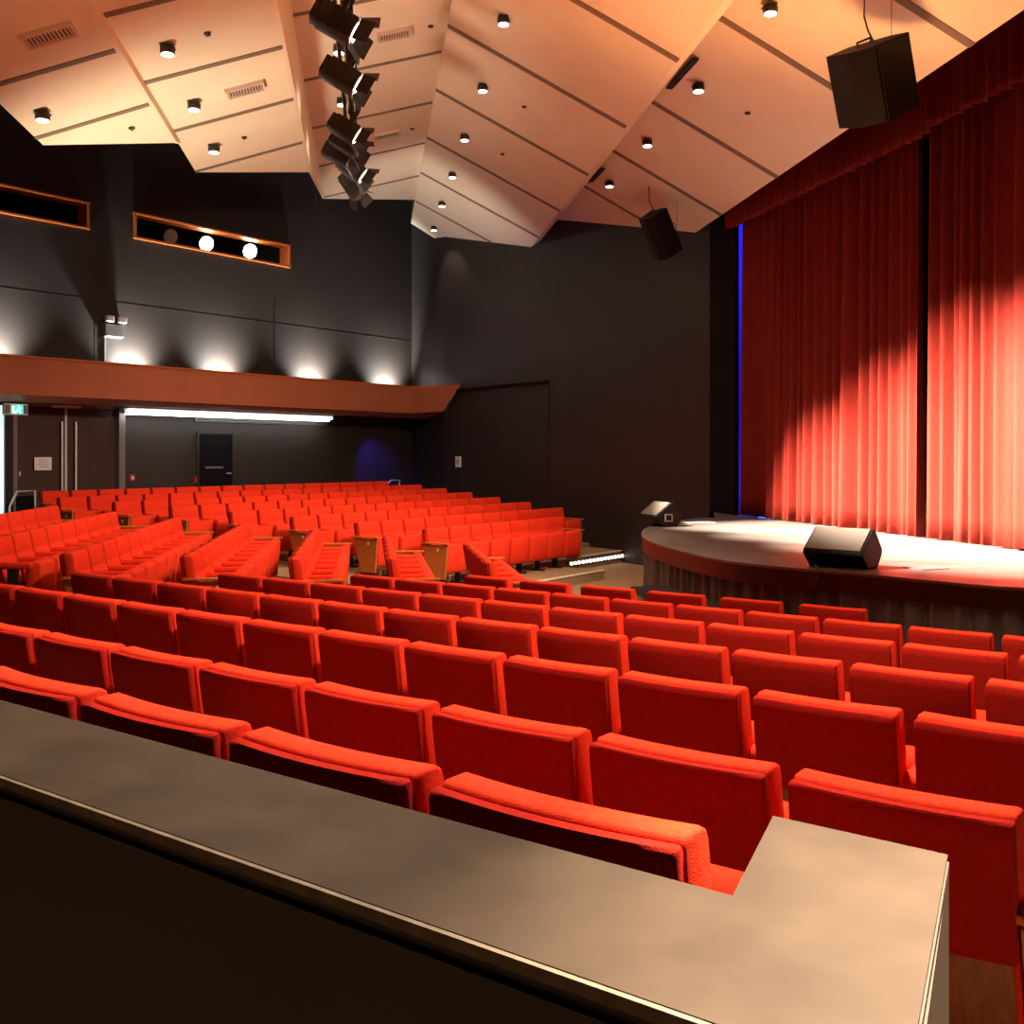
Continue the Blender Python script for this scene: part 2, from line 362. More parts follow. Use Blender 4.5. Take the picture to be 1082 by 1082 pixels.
# ================================================================== projection openings with wood frames
def opening(t0, t1, idx, label):
    t = thing('window_%d' % idx, label, 'window', XY(df*t0+nf*WD, WZ[0]), PHI_F); t['kind'] = 'structure'
    L = t1-t0; hh = WZ[1]-WZ[0]; b = MB()
    for c, s_ in (((L/2, .12, 0), (L+.08, .34, .045)), ((L/2, .12, hh), (L+.08, .34, .045)), ((0, .12, hh/2), (.05, .34, hh)), ((L, .12, hh/2), (.05, .34, hh))):
        b.box(c, s_)
    b.build('window_frame', M['wood'], t)
    b = MB(); b.box((L/2, .75, -.05), (L, 1.0, .04)); b.box((L/2, .75, hh+.05), (L, 1.0, .04)); b.build('recess_lining', M['black'], t)
    return t
opening(*W1, 1, 'long wood-framed projection opening holding two bright spotlights')
opening(*W0, 2, 'long wood-framed projection opening cut by the left picture edge')
def fresnel_in_window(u, v, label, on):
    D = WD+.35; p = on_wall(u, D); z = EYE+(HY-v)*p.y/F
    t = thing('projection_spotlight', label, 'spotlight', (p.x, p.y, z), 0, 'spotlights in the projection opening')
    d = Vector((5.2, 12.5, 1.6))-Vector((p.x, p.y, z)); t.rotation_euler = d.to_track_quat('-Y', 'Z').to_euler()
    b = MB(); b.tube([(0, .42, 0), (0, .40, 0), (0, .02, 0), (0, 0, 0)], [.10, .16, .17, .18], 14); b.build('body', M['black_metal'], t, smooth=40)
    b = MB(); b.tube([(0, -.004, 0), (0, -.02, 0)], .17, 20); b.build('lens', M['spot_lens'] if on else M['glass_dark'], t)
    b = MB(); b.box((.15, .2, 0), (.015, .04, .24)); b.box((-.15, .2, 0), (.015, .04, .24)); b.box((0, .2, .12), (.31, .04, .015)); b.build('yoke', M['black_metal'], t)
    return p, z
p1, z1 = fresnel_in_window(218, 257.5, 'glaring round spotlight, left of the two in the wall opening', True)
p2, z2 = fresnel_in_window(264, 265.5, 'glaring round spotlight, right of the two in the wall opening', True)
fresnel_in_window(180, 250, 'unlit spotlight at the left of the same wall opening', False)
for p, z in ((p1, z1), (p2, z2)):
    light('projection_beam', 'SPOT', (p.x-nf.x*.5, p.y-nf.y*.5, z-.02), 500, HOT, (5.6, 11.5, 1.2), .08, 11, .5)

# emergency twin lamp on the upper wall
p = on_wall(118, WD); zt = wall_z(118, 350, WD)
t = thing('emergency_light', 'twin-lamp emergency light box on the wall above the bulkhead', 'lamp', (p.x, p.y, zt), PHI_F)
b = MB(); b.box((0, -.07, 0), (.44, .12, .26), bevel=.012); b.build('box', M['grey'], t)
for s_ in (-.13, .17):
    b = MB(); b.box((s_, -.12, .24), (.17, .12, .13), bevel=.02); o = b.build('lamp_head', M['white'], t)
b = MB(); b.box((-.17, -.02, -.66), (.035, .03, 1.05)); b.box((.0, -.03, -.135), (.42, .05, .02)); b.build('conduit', M['grey'], t)

# ================================================================== double door, exit sign, recess door
dz0 = lev(FAR_Z[7]); dz1 = EYE+.95
def wbox(parent, name, m, u0, u1, v0, v1, D0=WD-.05, D1=WD, z=None):
    pass
t0, tm, t1 = t_far(17, WD-.06), t_far(69, WD-.06), t_far(122, WD-.06)
org = df*t0+nf*(WD-.06)
t = thing('door_1', 'dark double door with tall steel pull bars under the bulkhead', 'door', XY(org, dz0), PHI_F); t['kind'] = 'structure'
hh = dz1-dz0
for (x0, x1) in ((0.01, tm-t0-.015), (tm-t0+.015, t1-t0-.01)):
    b = MB(); b.box(((x0+x1)/2, .02, hh/2), (x1-x0, .045, hh), bevel=.004); dl = b.build('door_leaf', M['door'], t)
b = MB(); b.box((tm-t0, -.012, hh/2), (.05, .03, hh)); b.box((tm-t0, -.03, hh+.02), (.62, .06, .05)); b.build('centre_stile', M['silver'], t)
for s_, in ((-.11,), (.19,)):
    x = tm-t0+s_; b = MB(); b.tube([(x, -.07, .5), (x, -.07, hh-.28)], .022, 10)
    b.tube([(x, 0, .7), (x, -.07, .7)], .012, 8); b.tube([(x, 0, hh-.4), (x, -.07, hh-.4)], .012, 8); b.build('pull_bar', M['silver'], t, smooth=True)
b = MB(); b.box((.06, -.02, hh*.47), (.03, .03, .09)); b.build('lock', M['silver'], t)
b = MB(); b.box((-.06, .0, hh/2), (.12, .1, hh+.1)); b.box((t1-t0+.05, .0, hh/2), (.035, .1, hh+.1)); b.box(((t1-t0)/2, .02, hh+.07), (t1-t0+.2, .1, .12)); b.build('door_frame', M['grey'], t)
b = MB(); b.box((t1-t0+.05, -.07, hh*.47), (.10, .05, .10), bevel=.01); b.build('door_holder', M['white'], t)
# paper notice
p = on_wall(45.5, WD-.125); t = thing('paper_notice', 'white paper notice taped to the left leaf of the double door', 'notice', XY(p, wall_z(45.5, 490, WD-.12)), PHI_F)
b = MB(); b.box((0, 0, 0), (.36, .004, .26)); b.build('sheet', M['paper'], t)
b = MB()
for i in range(4): b.box((0, -.004, .07-.045*i), (.2-.03*(i % 2), .002, .012))
b.build('print', M['ink'], t)
# lit glass panel left of the doors
mb = MB(); g0, g1 = t_far(-40, WD-.07), t_far(3.5, WD-.07)
wall_rect(mb, g0, g1, dz0+.02, dz1, WD-.09, WD-.07); o = mb.build('window_3', M['glow_glass']); o['kind'] = 'structure'
mb = MB(); wall_rect(mb, g1, t_far(13, WD-.1), dz0, dz1+.1, WD-.14, WD); struct(mb.build('trim_6', M['black_metal']))
# exit sign hanging from the soffit
p = on_wall(16.2, WD-.9); zc = EYE+(HY-432.5)*p.y/F
t = thing('exit_sign', 'green and white running man exit sign hanging above the doors', 'sign', XY(p, zc), PHI_F)
b = MB(); b.box((0, 0, 0), (.46, .07, .21), bevel=.008); b.build('sign_body', M['white'], t)
b = MB(); b.box((.02, -.038, 0), (.22, .008, .17)); b.build('lit_panel', M['exit_green'], t)
b = MB(); y = -.045
b.box((.035, y, .055), (.03, .006, .03)); b.box((.03, y, .01), (.035, .006, .07), Matrix.Rotation(.35, 3, 'Y'))
b.box((.0, y, -.04), (.025, .006, .08), Matrix.Rotation(.8, 3, 'Y')); b.box((.06, y, -.04), (.022, .006, .07), Matrix.Rotation(-.5, 3, 'Y'))
b.box((.065, y, .02), (.06, .006, .018)); b.box((-.06, y, -.005), (.035, .006, .13)); b.build('running_figure', M['exit_white'], t)
b = MB()
for x in (-.17, .17): b.box((x, -.037, 0), (.10, .006, .16))
b.build('side_panel', M['grey'], t)
b = MB(); b.tube([(0, 0, .1), (0, 0, H(1.04)-zc)], .01, 6); b.build('hanger', M['grey'], t)
# grey column at the right of the doors
mb = MB(); wall_rect(mb, t_far(126, WD-.2), t_far(132.5, WD-.2), dz0, H(1.0), WD-.2, WD); struct(mb.build('trim_7', M['grey']))
# small single door in the recess
a0, a1 = t_far(210, WD-.03), t_far(244.5, WD-.03)
t = thing('door_2', 'small black single door in the recess wall under the bulkhead', 'door', XY(df*a0+nf*(WD-.03), dz0), PHI_F); t['kind'] = 'structure'
zd = wall_z(227, 459, WD)-dz0
b = MB(); b.box(((a1-a0)/2, .0, zd/2), (a1-a0, .04, zd)); b.build('door_leaf', M['black'], t)
b = MB(); b.box(((a1-a0)+.04, -.01, zd/2), (.06, .05, zd+.05)); b.box(((a1-a0)/2, -.0, zd+.03), (a1-a0+.1, .05, .05)); b.box((-.03, 0, zd/2), (.05, .05, zd)); b.build('door_frame', M['wall'], t)
b = MB(); b.box(((a1-a0)*.45, -.025, zd*.62), (.5, .01, .045)); b.build('name_strip', M['grey'], t)
b = MB(); b.tube([(a1-a0-.08, -.03, zd*.55), (a1-a0-.08, -.08, zd*.55), (a1-a0-.2, -.08, zd*.55)], .012, 8); b.build('handle', M['silver'], t)
# switch plates
def plate(u, v, D, name, label, m, s=(.12, .02, .14), rz=PHI_F, pos=None, m2='silver'):
    p = pos if pos is not None else XY(on_wall(u, D), wall_z(u, v, D))
    t = thing(name, label, name.replace('_', ' '), p, rz)
    b = MB(); b.box((0, -.01, 0), s, bevel=.004); b.build('plate', M[m], t)
    b = MB(); b.box((0, -.025, 0), (s[0]*.4, .015, s[2]*.4), bevel=.003); b.build('button', M[m2], t)
plate(139.5, 505, WD, 'wall_switch', 'small switch on recess wall just right of the grey column', 'red_plastic', m2='white')
plate(213-6, 507, WD, 'fire_call_point', 'small red call point on the wall left of single door', 'red_plastic', m2='red_plastic', s=(.1, .04, .14))
# cove light fitting under the bulkhead
c0, c1 = t_far(133, WD-.35), t_far(350, WD-.35)
t = thing('cove_light', 'long white fluorescent cove light under the bulkhead', 'light', XY(df*c0+nf*(WD-.35), H(.93)), PHI_F)
L = c1-c0
b = MB(); b.box((L/2, .06, -.01), (L, .02, .14)); b.box((L/2, .0, .055), (L, .2, .02)); b.build('housing', M['white'], t)
for i in range(4):
    b = MB(); b.tube([(L*(i+.02)/4, -.06, .0), (L*(i+.98)/4, -.06, .0)], .030, 8); b.build('tube', M['tube'], t)
t2 = thing('ceiling_grille', 'slim slotted grille on the recess wall under the cove light', 'grille', XY(df*t_far(205, WD)+nf*(WD-.02), H(.80)), PHI_F)
Lg = t_far(345, WD)-t_far(205, WD)
b = MB(); b.box((Lg/2, 0, 0), (Lg, .05, .09)); b.build('frame', M['grey'], t2)
b = MB()
for i in range(3): b.box((Lg/2, -.028, -.028+.028*i), (Lg-.06, .01, .010))
b.build('slot', M['black'], t2)
o = light('cove_wash', 'AREA', XY(df*(c0+c1)/2+nf*(WD-.3), H(.86)), 38, COOL, XY(df*(c0+c1)/2+nf*(WD+.05), H(-.6)), L, size_y=.08)
o.rotation_euler = (rad(16), 0, PHI_F)
pb = on_wall(405, WD-.8); light('recess_blue', 'SPOT', (pb.x, pb.y, H(.75)), 200, (.10, .05, 1), XY(on_wall(400, WD), H(-.7)), .1, 80, .9)
pb = bp(462, 440, -.9); light('recess_blue_soffit', 'SPOT', (pb.x, pb.y+.2, H(.35)), 60, (.15, .05, 1), (pb.x+.05, pb.y+.2, H(1.1)), .05, 100, .8)

# handrails
def rail(name, pts, label, m='silver', r=.02):
    b = MB(); b.tube(pts, r, 8); return tag(b.build(name, M[m], smooth=True), label, 'handrail')
q0 = bp(10, 546, 1.17); 
def hr(u, v, D):
    p = on_wall(u, D); return Vector((p.x, p.y, EYE+(HY-v)*p.y/F))
rail('handrail', [hr(10, 556, 18.4)-Vector((0, 0, .7)), hr(10, 536, 18.4), hr(18, 519.5, 18.9), hr(37, 518.5, 18.9), hr(37, 518.5, 18.9)-Vector((0, 0, .9))], 'grey handrail at the far left beneath the double door')
rail('handrail', [hr(409, 512, 18.9)-Vector((0, 0, .5)), hr(409, 512, 18.9), hr(413, 507.5, 19.1), hr(422, 507.3, 19.1), hr(422, 507.3, 19.1)-Vector((0, 0, .9))], 'short handrail beside the right end of the rearmost far row')
mb = MB(); 
for (ua, ub) in ((18, 37),):
    a = hr(ua, 522, 18.95); c = hr(ub, 522, 18.95); mb.prism([(a.x, a.y), (c.x, c.y), (c.x+nf.x*.05, c.y+nf.y*.05), (a.x+nf.x*.05, a.y+nf.y*.05)], dz0, a.z-.04)
struct(mb.build('trim_8', M['black']))
# plate on the brown side wall
pw = pS+(pQ-pS)*.0; s_ = Vector(((484.5-CX)/F, 1)); 
den = s_.x*dS.y-s_.y*dS.x; base = pS+nS*.04; k = (base.x*dS.y-base.y*dS.x)/den; pw = s_*k
plate(0, 0, 0, 'wall_panel', 'small white control plate on the brown side wall', 'white', s=(.24, .03, .28), rz=math.atan2(dS.y, dS.x), pos=(pw.x, pw.y, EYE-(488-HY)*pw.y/F), m2='ink')

# ================================================================== ceiling reflectors (fold frame: x = across, y = along)
CE = bpy.data.objects
def cw(x, t, h): q_ = nm*x+dm*t; return Vector((q_.x, q_.y, EYE+h))
def t_of(h, u, v):   # distance along the folds of a picture point lying at height h above the eye
    p = bp(u, v, -h); return p.xy.dot(dm)
strips = [  # (xl, hl, tl_end, xr, hr, tr_end, extra far vertices)
    ('A', -4.00, 3.847, t_of(3.847, 35, 153), -2.675, 4.32, t_of(4.32, 183, 151), []),
    ('B', -2.673, 4.426, t_of(4.426, 206, 182), -1.03, 4.95, t_of(4.95, 325, 182), []),
    ('C', -1.016, 5.767, t_of(5.767, 340, 210), 1.20, 6.35, t_of(6.35, 436, 211), []),
    ('D', 1.127, 6.138, t_of(6.138, 432.7, 236), 3.735, 4.80, t_of(4.80, 543, 281), [(.31, t_of(5.72, 465, 256))]),
    ('E', 3.95, 5.38, t_of(5.32, 589, 230), 6.13, 4.20, t_of(4.20, 718, 255), [(.18, t_of(5.16, 618, 246))]),
]
TB = -1.0
def strip_mesh(S):
    _, xl, hl, tl, xr, hr_, tr, ex = S; b = MB(); th = .06
    far = [(xl, hl, tl)]+[(xl+(xr-xl)*f, hl+(hr_-hl)*f, t_) for f, t_ in ex]+[(xr, hr_, tr)]
    near = [(xr, hr_, TB), (xl, hl, TB)]
    P = [cw(x, t_, h) for x, h, t_ in far+near]; Q = [p+Vector((0, 0, th)) for p in P]
    vb = [b.bm.verts.new(p) for p in P]; vt = [b.bm.verts.new(p) for p in Q]; n = len(P)
    b.bm.faces.new(vb); b.bm.faces.new(vt[::-1])
    for i in range(n): b.bm.faces.new((vb[i], vb[(i+1) % n], vt[(i+1) % n], vt[i]))
    return b
for S in strips: struct(strip_mesh(S).build('ceiling', M['ceiling']))
def riser(x0, h0, t0, x1, h1, t1, m='ceiling', name='ceiling'):
    b = MB(); P = [cw(x0, TB, h0), cw(x0, t0, h0), cw(x1, t1, h1), cw(x1, TB, h1)]
    d = nm*.04; vb = [b.bm.verts.new(p) for p in P]; vt = [b.bm.verts.new(p+Vector((d.x, d.y, .02))) for p in P]
    b.bm.faces.new(vb); b.bm.faces.new(vt[::-1])
    for i in range(4): b.bm.faces.new((vb[i], vb[(i+1) % 4], vt[(i+1) % 4], vt[i]))
    struct(b.build(name, M[m]))
riser(-2.675, 4.32, strips[0][6], -2.673, 4.426+.05, strips[0][6]+.6)
riser(-1.03, 4.95, strips[1][6], -1.016, 5.767, strips[2][3])
riser(3.735, 4.80, strips[3][6], 3.86, 4.87, strips[3][6]-.2)
riser(3.86, 4.87, strips[3][6]-.2, 3.95, 5.38, strips[3][6]-.4, 'seam')
riser(1.127, 6.138, strips[3][3], 1.15, 6.36, strips[3][3])
riser(-4.0, 3.847, strips[0][3], -4.05, 4.9, strips[0][3]-.3, 'black')
# joints between the panels of each strip
seam_t = {
 'A': [t_of(4.32, u, v) for u, v in ((126.4, 53), (160.8, 110))],
 'B': [t_of(4.426, u, v) for u, v in ((111, 17), (152, 88), (182, 139), (206, 181))],
 'C': [t_of(5.767, u, v) for u, v in ((308.8, 16.6), (321, 85.4), (330, 135.8), (335.4, 176), (339.8, 208.5))],
 'D': [t_of(6.138, u, v) for u, v in ((477, 27), (462, 94.5), (452, 145), (443.4, 182), (437.5, 212))],
 'E': [t_of(4.20, u, v) for u, v in ((879.5, 116.5), (818.6, 187), (759, 227))]}
seam_t['D'] = [seam_t['D'][0]-2.6]+seam_t['D']; seam_t['E'] = [t_of(4.20, 1020, 47)]+seam_t['E']
seam_t['E'].append(seam_t['E'][-1]+2.4)
for S in strips:
    nme, xl, hl, tl, xr, hr_, tr, ex = S; b = MB()
    for st in seam_t[nme]:
        # clip the joint where the strip ends
        f0, f1 = 0., 1.
        pts_end = [(0, tl)]+ex+[(1, tr)]
        def tend(f):
            for (fa, ta), (fb, tb) in zip(pts_end, pts_end[1:]):
                if f <= fb+1e-9: return ta+(tb-ta)*(f-fa)/(fb-fa)
            return tr
        ok = [i/60 for i in range(61) if tend(i/60) > st+.05]
        if not ok: continue
        f0, f1 = min(ok), max(ok); wd = {'A': .10, 'B': .10, 'C': .09, 'D': .12, 'E': .12}[nme]
        P = []
        for f, tt in ((f0, st-wd/2), (f1, st-wd/2), (f1, st+wd/2), (f0, st+wd/2)):
            P.append(cw(xl+(xr-xl)*f, tt, hl+(hr_-hl)*f-.003))
        lo = [b.bm.verts.new(p-Vector((0, 0, .009))) for p in P]; hi = [b.bm.verts.new(p+Vector((0, 0, .02))) for p in P]
        b.bm.faces.new(lo); b.bm.faces.new(hi[::-1])
        for i in range(4): b.bm.faces.new((lo[i], lo[(i+1) % 4], hi[(i+1) % 4], hi[i]))
    struct(b.build('ceiling', M['seam']))
b = MB()                                     # joints on the tall riser
for st in seam_t['C']:
    P = [cw(-1.03, st, 4.95), cw(-1.03, st+.05, 4.95), cw(-1.016, st+.05, 5.767), cw(-1.016, st, 5.767)]
    d = -nm*.006; b.poly([p+Vector((d.x, d.y, 0)) for p in P])
struct(b.build('ceiling', M['seam']))

def ceil_point(u, v, S):      # sight line meets a strip's plane
    _, xl, hl, _, xr, hr_, _, _ = S
    lo, hi = 0., 1.
    for _i in range(60):
        f = (lo+hi)/2; x = xl+(xr-xl)*f; h = hl+(hr_-hl)*f
        if (bp(u, v, -h).xy.dot(nm) > x): lo = f
        else: hi = f
    x = xl+(xr-xl)*f; h = hl+(hr_-hl)*f; p = bp(u, v, -h)
    slope = math.atan2(hr_-hl, xr-xl)
    return p, slope
def mk_can():
    t = thing('ceiling_downlight', 'x', 'downlight')
    b = MB(); b.tube([(0, 0, .06), (0, 0, .055), (0, 0, -.02), (0, 0, -.025)], [.07, .082, .082, .07], 16); b.build('housing', M['can'], t, smooth=40)
    b = MB(); b.tube([(0, 0, -.02), (0, 0, -.034)], .070, 16); b.build('lens', M['lens'], t)
    b = MB(); b.box((0, 0, .062), (.15, .20, .012)); b.build('bracket', M['can'], t)
    return t
cans = [  # u, v, strip, label, lit
 (177, 47, 1, 'ceiling downlight nearest the camera on second strip from left'),
 (205, 107, 1, 'ceiling downlight in the middle of second strip from left'),
 (226, 153, 1, 'ceiling downlight nearest the far edge of second strip from left'),
 (45, 117, 0, 'lone ceiling downlight on the leftmost ceiling strip'),
 (358, 48, 2, 'ceiling downlight beside the top spotlight of the lighting bar'),
 (361, 104, 2, 'ceiling downlight beside the second spotlight of the lighting bar'),
 (532, 17, 3, 'first ceiling downlight from the camera on the large centre strip'),
 (510, 89, 3, 'second ceiling downlight from the camera on the large centre strip'),
 (491, 142, 3, 'third ceiling downlight from the camera on the large centre strip'),
 (478, 182, 3, 'fourth ceiling downlight from the camera on the large centre strip'),
 (467, 213, 3, 'fifth ceiling downlight from the camera on the large centre strip'),
 (458.5, 239, 3, 'last ceiling downlight at the far tip of large centre strip'),
 (814, 4, 4, 'first ceiling downlight from the camera on strip beside the curtain'),
 (738, 88, 4, 'second ceiling downlight from the camera on strip beside the curtain'),
 (684, 147, 4, 'third ceiling downlight from the camera on strip beside the curtain'),
 (644, 191, 4, 'fourth ceiling downlight from the camera on strip beside the curtain')]
can0 = mk_can(); first = True
for (u, v, si, lab) in cans:
    p, sl = ceil_point(u, v, strips[si]); o = can0 if first else copy_tree(can0); first = False
    o['label'] = lab; o['group'] = 'ceiling downlights'; o.location = (p.x, p.y, p.z-.085); o.rotation_euler = (0, 0, PHI_C)
    light('downlight_lamp', 'SPOT', (p.x, p.y, p.z-.17), 60, WARM, (p.x, p.y, 0), .07, 110, .6)
vents = [(52, 35, 0, 'square-ended air vent on the leftmost ceiling strip'), (259, 93, 1, 'air vent on second ceiling strip left of the lighting bar'),
 (417, 35, 2, 'larger air vent right of the lighting bar near picture top'), (409, 141.5, 2, 'smaller air vent right of the lighting bar further down')]
v0 = thing('air_vent', 'x', 'vent')
b = MB(); b.box((0, -.125, 0), (.46, .03, .05)); b.box((0, .125, 0), (.46, .03, .05)); b.box((-.23, 0, 0), (.03, .28, .05)); b.box((.23, 0, 0), (.03, .28, .05)); b.build('frame', M['vent'], v0)
b = MB(); b.box((0, 0, .01), (.44, .24, .01)); b.build('duct', M['vent_dark'], v0)
b = MB()
for i in range(12): b.box((-.20+i*.036, 0, -.008), (.012, .23, .022))
b.build('slats', M['vent'], v0)
first = True
for (u, v, si, lab) in vents:
    p, sl = ceil_point(u, v, strips[si]); o = v0 if first else copy_tree(v0); first = False
    o['label'] = lab; o['group'] = 'ceiling air vents'; o.location = (p.x, p.y, p.z-.026)
    o.rotation_euler = (Matrix.Rotation(PHI_C, 3, 'Z') @ Matrix.Rotation(-sl, 3, 'Y')).to_euler()
    o.scale = (1.05, 1.05, 1)
# black linear diffusers and sprinklers
for (ua, va, ub, vb_, lab) in ((707, 88, 735, 58, 'long black slot diffuser on ceiling strip beside the curtain'), (624, 188, 637, 175, 'short black slot diffuser near the far end of same strip')):
    a, _ = ceil_point(ua, va, strips[4]); c, _ = ceil_point(ub, vb_, strips[4]); b = MB(); d = (c-a)
    b.box((0, 0, 0), (.09, d.length, .03)); b.box((.03, 0, -.02), (.012, d.length*.96, .014)); b.box((-.03, 0, -.02), (.012, d.length*.96, .014))
    o = b.build('slot_diffuser', M['can'], loc=(a+c)/2-Vector((0, 0, .06)), rz=math.atan2(d.y, d.x)-math.pi/2); tag(o, lab, 'vent', 'slot diffusers')
spr = [(219, 34.5, 1, 'dark sprinkler head right of the nearest downlight on second strip'), (455, 27, 2, 'dark sprinkler head right of the larger air vent'),
 (435.5, 135.5, 2, 'dark sprinkler head right of the smaller air vent'), (258, 144.5, 1, 'dark sprinkler head below the vent on second strip'),
 (139, 134.5, 0, 'dark sprinkler head near far edge of leftmost strip'), (554, 112, 3, 'small sprinkler head on centre strip beside second downlight'),
 (531, 162, 3, 'small sprinkler head on centre strip beside third downlight'), (790, 118.5, 4, 'small sprinkler head on strip beside the hanging speakers')]
s0 = None
for (u, v, si, lab) in spr:
    p, sl = ceil_point(u, v, strips[si])
    if s0 is None:
        s0 = thing('sprinkler_head', 'x', 'sprinkler'); b = MB(); b.tube([(0, 0, .03), (0, 0, .015), (0, 0, .0)], [.042, .042, .02], 10); b.build('rose', M['can'], s0)
        b = MB(); b.tube([(0, 0, .0), (0, 0, -.015), (0, 0, -.02)], [.008, .008, .02], 8); b.build('nozzle', M['silver'], s0); o = s0
    else: o = copy_tree(s0)
    o['label'] = lab; o['group'] = 'ceiling sprinkler heads'; o.location = (p.x, p.y, p.z-.035)

# ================================================================== lighting bar and spotlights
def bar_pt(u, v, h=4.05): return bp(u, v, -h)
A_ = bar_pt(363, 2); B_ = bar_pt(377, 190)
dirb = (B_-A_).normalized(); A2 = A_-dirb*6
bar = thing('lighting_bar', 'black ceiling lighting bar carrying the stage spotlights', 'lighting bar', tuple(A2))
b = MB(); L = (B_-A2).length
b.tube([(0, 0, 0), tuple(B_-A2)], .03, 10); b.tube([(-.09, 0, .10), tuple(B_-A2+Vector((-.09, 0, .10)))], .022, 8); b.build('rail', M['black_metal'], bar, smooth=True)
for k in (7.0, 9.2, 11.5):
    q_ = dirb*k; b = MB(); b.tube([tuple(q_), tuple(q_+Vector((0, 0, 1.95)))], .012, 6); b.build('hanger', M['black_metal'], bar)
def mk_spot(lit):
    t = thing('stage_spotlight', 'x', 'spotlight')
    # local -Y is the beam direction
    b = MB(); b.box((0, .10, 0), (.25, .36, .23), bevel=.02); b.box((0, .30, 0), (.22, .08, .20), bevel=.015)
    for i in range(4): b.box((0, .02+.06*i, .122), (.18, .02, .012))
    b.build('body', M['black_metal'], t, smooth=30)
    b = MB(); b.tube([(0, -.08, 0), (0, -.10, 0)], .105, 18); b.build('lens', M['fresnel'] if lit else M['glass_dark'], t)
    R = lambda a, ax: Matrix.Rotation(a, 3, ax)
    for nm_, c, s_, r in (('barn_door', (0, -.17, .165), (.23, .17, .006), R(rad(-32), 'X')), ('barn_door', (0, -.17, -.165), (.23, .17, .006), R(rad(32), 'X')),
                          ('barn_door', (.175, -.17, 0), (.006, .17, .21), R(rad(32), 'Z')), ('barn_door', (-.175, -.17, 0), (.006, .17, .21), R(rad(-32), 'Z'))):
        b = MB(); b.box(c, s_, r); b.build(nm_, M['black_metal'], t)
    b = MB(); b.box((.145, .08, .1), (.012, .035, .30)); b.box((-.145, .08, .1), (.012, .035, .30)); b.box((0, .08, .25), (.30, .035, .012)); b.box((0, .08, .29), (.06, .06, .08)); b.build('yoke', M['black_metal'], t)
    b = MB(); b.box((0, -.085, .118), (.23, .012, .012)); b.box((0, -.085, -.118), (.23, .012, .012)); b.box((.125, -.085, 0), (.012, .012, .24)); b.build('colour_frame', M['grey'], t)
    return t
spots = [ # u, v, aim, lit, scale, label
 (366, 30, (5.9, 10.6, 2.0), True, .95, 'stage spotlight nearest the camera at top of the lighting bar'),
 (370, 86, (5.6, 12.2, 1.9), True, .92, 'second stage spotlight from the camera on the lighting bar'),
 (371, 141, (5.2, 13.8, 1.6), True, .85, 'third stage spotlight from the camera on the lighting bar'),
 (372, 156, (5.8, 13.4, 1.3), False, .85, 'fourth stage spotlight, close below the third on the lighting bar'),
 (364, 167, (5.6, 14.4, 2.2), False, .85, 'fifth stage spotlight, jutting left near the bar end'),
 (378, 183, (4.8, 15.4, 1.2), True, .9, 'sixth stage spotlight with glaring round lens near bar end'),
 (375, 201, (1.8, 13.0, .0), False, .85, 'last stage spotlight hanging lowest at the far bar end')]
for (u, v, aim, lit, sc_, lab) in spots:
    t = mk_spot(lit); p = bar_pt(u, v, 4.05-.28 if v < 195 else 3.72); t.location = p; t['label'] = lab; t['group'] = 'stage spotlights on the lighting bar'
    d = Vector(aim)-p; t.rotation_euler = d.to_track_quat('-Y', 'Z').to_euler(); t.scale = (sc_,)*3
    bpy.context.view_layer.update(); inv = t.matrix_world.inverted()
    top = Vector((p.x, p.y, p.z+(.28 if v < 195 else .33))); b = MB(); b.tube([inv @ (p+Vector((0, 0, .10))), inv @ (top-Vector((0, 0, .01)))], .018, 8); b.tube([inv @ (top-Vector((0, 0, .05))), inv @ (top+Vector((0, 0, .045)))], .045, 8); b.build('clamp', M['black_metal'], t)
    if lit:
        q_ = p+d.normalized()*.32
        light('fresnel_beam', 'SPOT', q_, 58000, HOT, Vector(aim)-Vector((0, 0, .35)), .08, {366: 37, 370: 35, 371: 31}.get(u, 27), 1.0)

# ================================================================== hanging speakers
def hung_speaker(u, v, h, W_, D_, H_, tilt, yaw, label, pitch=rad(20)):
    p = bp(u, v, -h); t = thing('hanging_speaker', label, 'speaker', p); t.rotation_euler = (Matrix.Rotation(tilt, 3, 'Y') @ Matrix.Rotation(pitch, 3, 'X') @ Matrix.Rotation(yaw, 3, 'Z')).to_euler()
    b = MB(); w2, d2, h2 = W_/2, D_/2, H_/2
    b.prism([(-w2*.55, d2), (w2*.55, d2), (w2, -d2*.2), (w2*.8, -d2), (-w2*.8, -d2), (-w2, -d2*.2)], -h2, h2); b.build('cabinet', M['speaker'], t)
    b = MB(); b.box((0, -d2-.008, 0), (W_*.74, .016, H_*.94), bevel=.006); b.build('grille', M['speaker'], t)
    b = MB(); b.tube([(-w2*.3, 0, h2), (-w2*.3, 0, h2+.05), (w2*.3, 0, h2+.05), (w2*.3, 0, h2)], .012, 6); b.build('rigging_bracket', M['black_metal'], t)
    return p
ps1 = hung_speaker(920, 87, 3.75, .80, .60, .72, rad(-18), rad(35), 'large black speaker hanging in front of the red curtain')
ps2 = hung_speaker(697, 248, 3.95, .50, .42, .80, rad(-26), rad(30), 'smaller black speaker hanging near the proscenium wall')
def cable(pts, label, r=.009):
    b = MB(); b.tube(pts, r, 6); tag(b.build('speaker_cable', M['cable'], smooth=True), label, 'cable')
def cz(p): # ceiling height over a point of the last strip
    x = p.xy.dot(nm); return EYE+.06+5.38+(x-3.95)*(4.20-5.38)/(6.13-3.95)
k = ps1.y/F
def off(p, du, dv): return Vector((p.x+du*p.y/F, p.y, p.z-dv*p.y/F))
pt = off(ps1, -6, -100); cable([(pt.x, pt.y, cz(pt)), off(ps1, -7, -70), off(ps1, -3, -55), off(ps1, 3, -43)], 'black cable feeding the large hanging speaker')
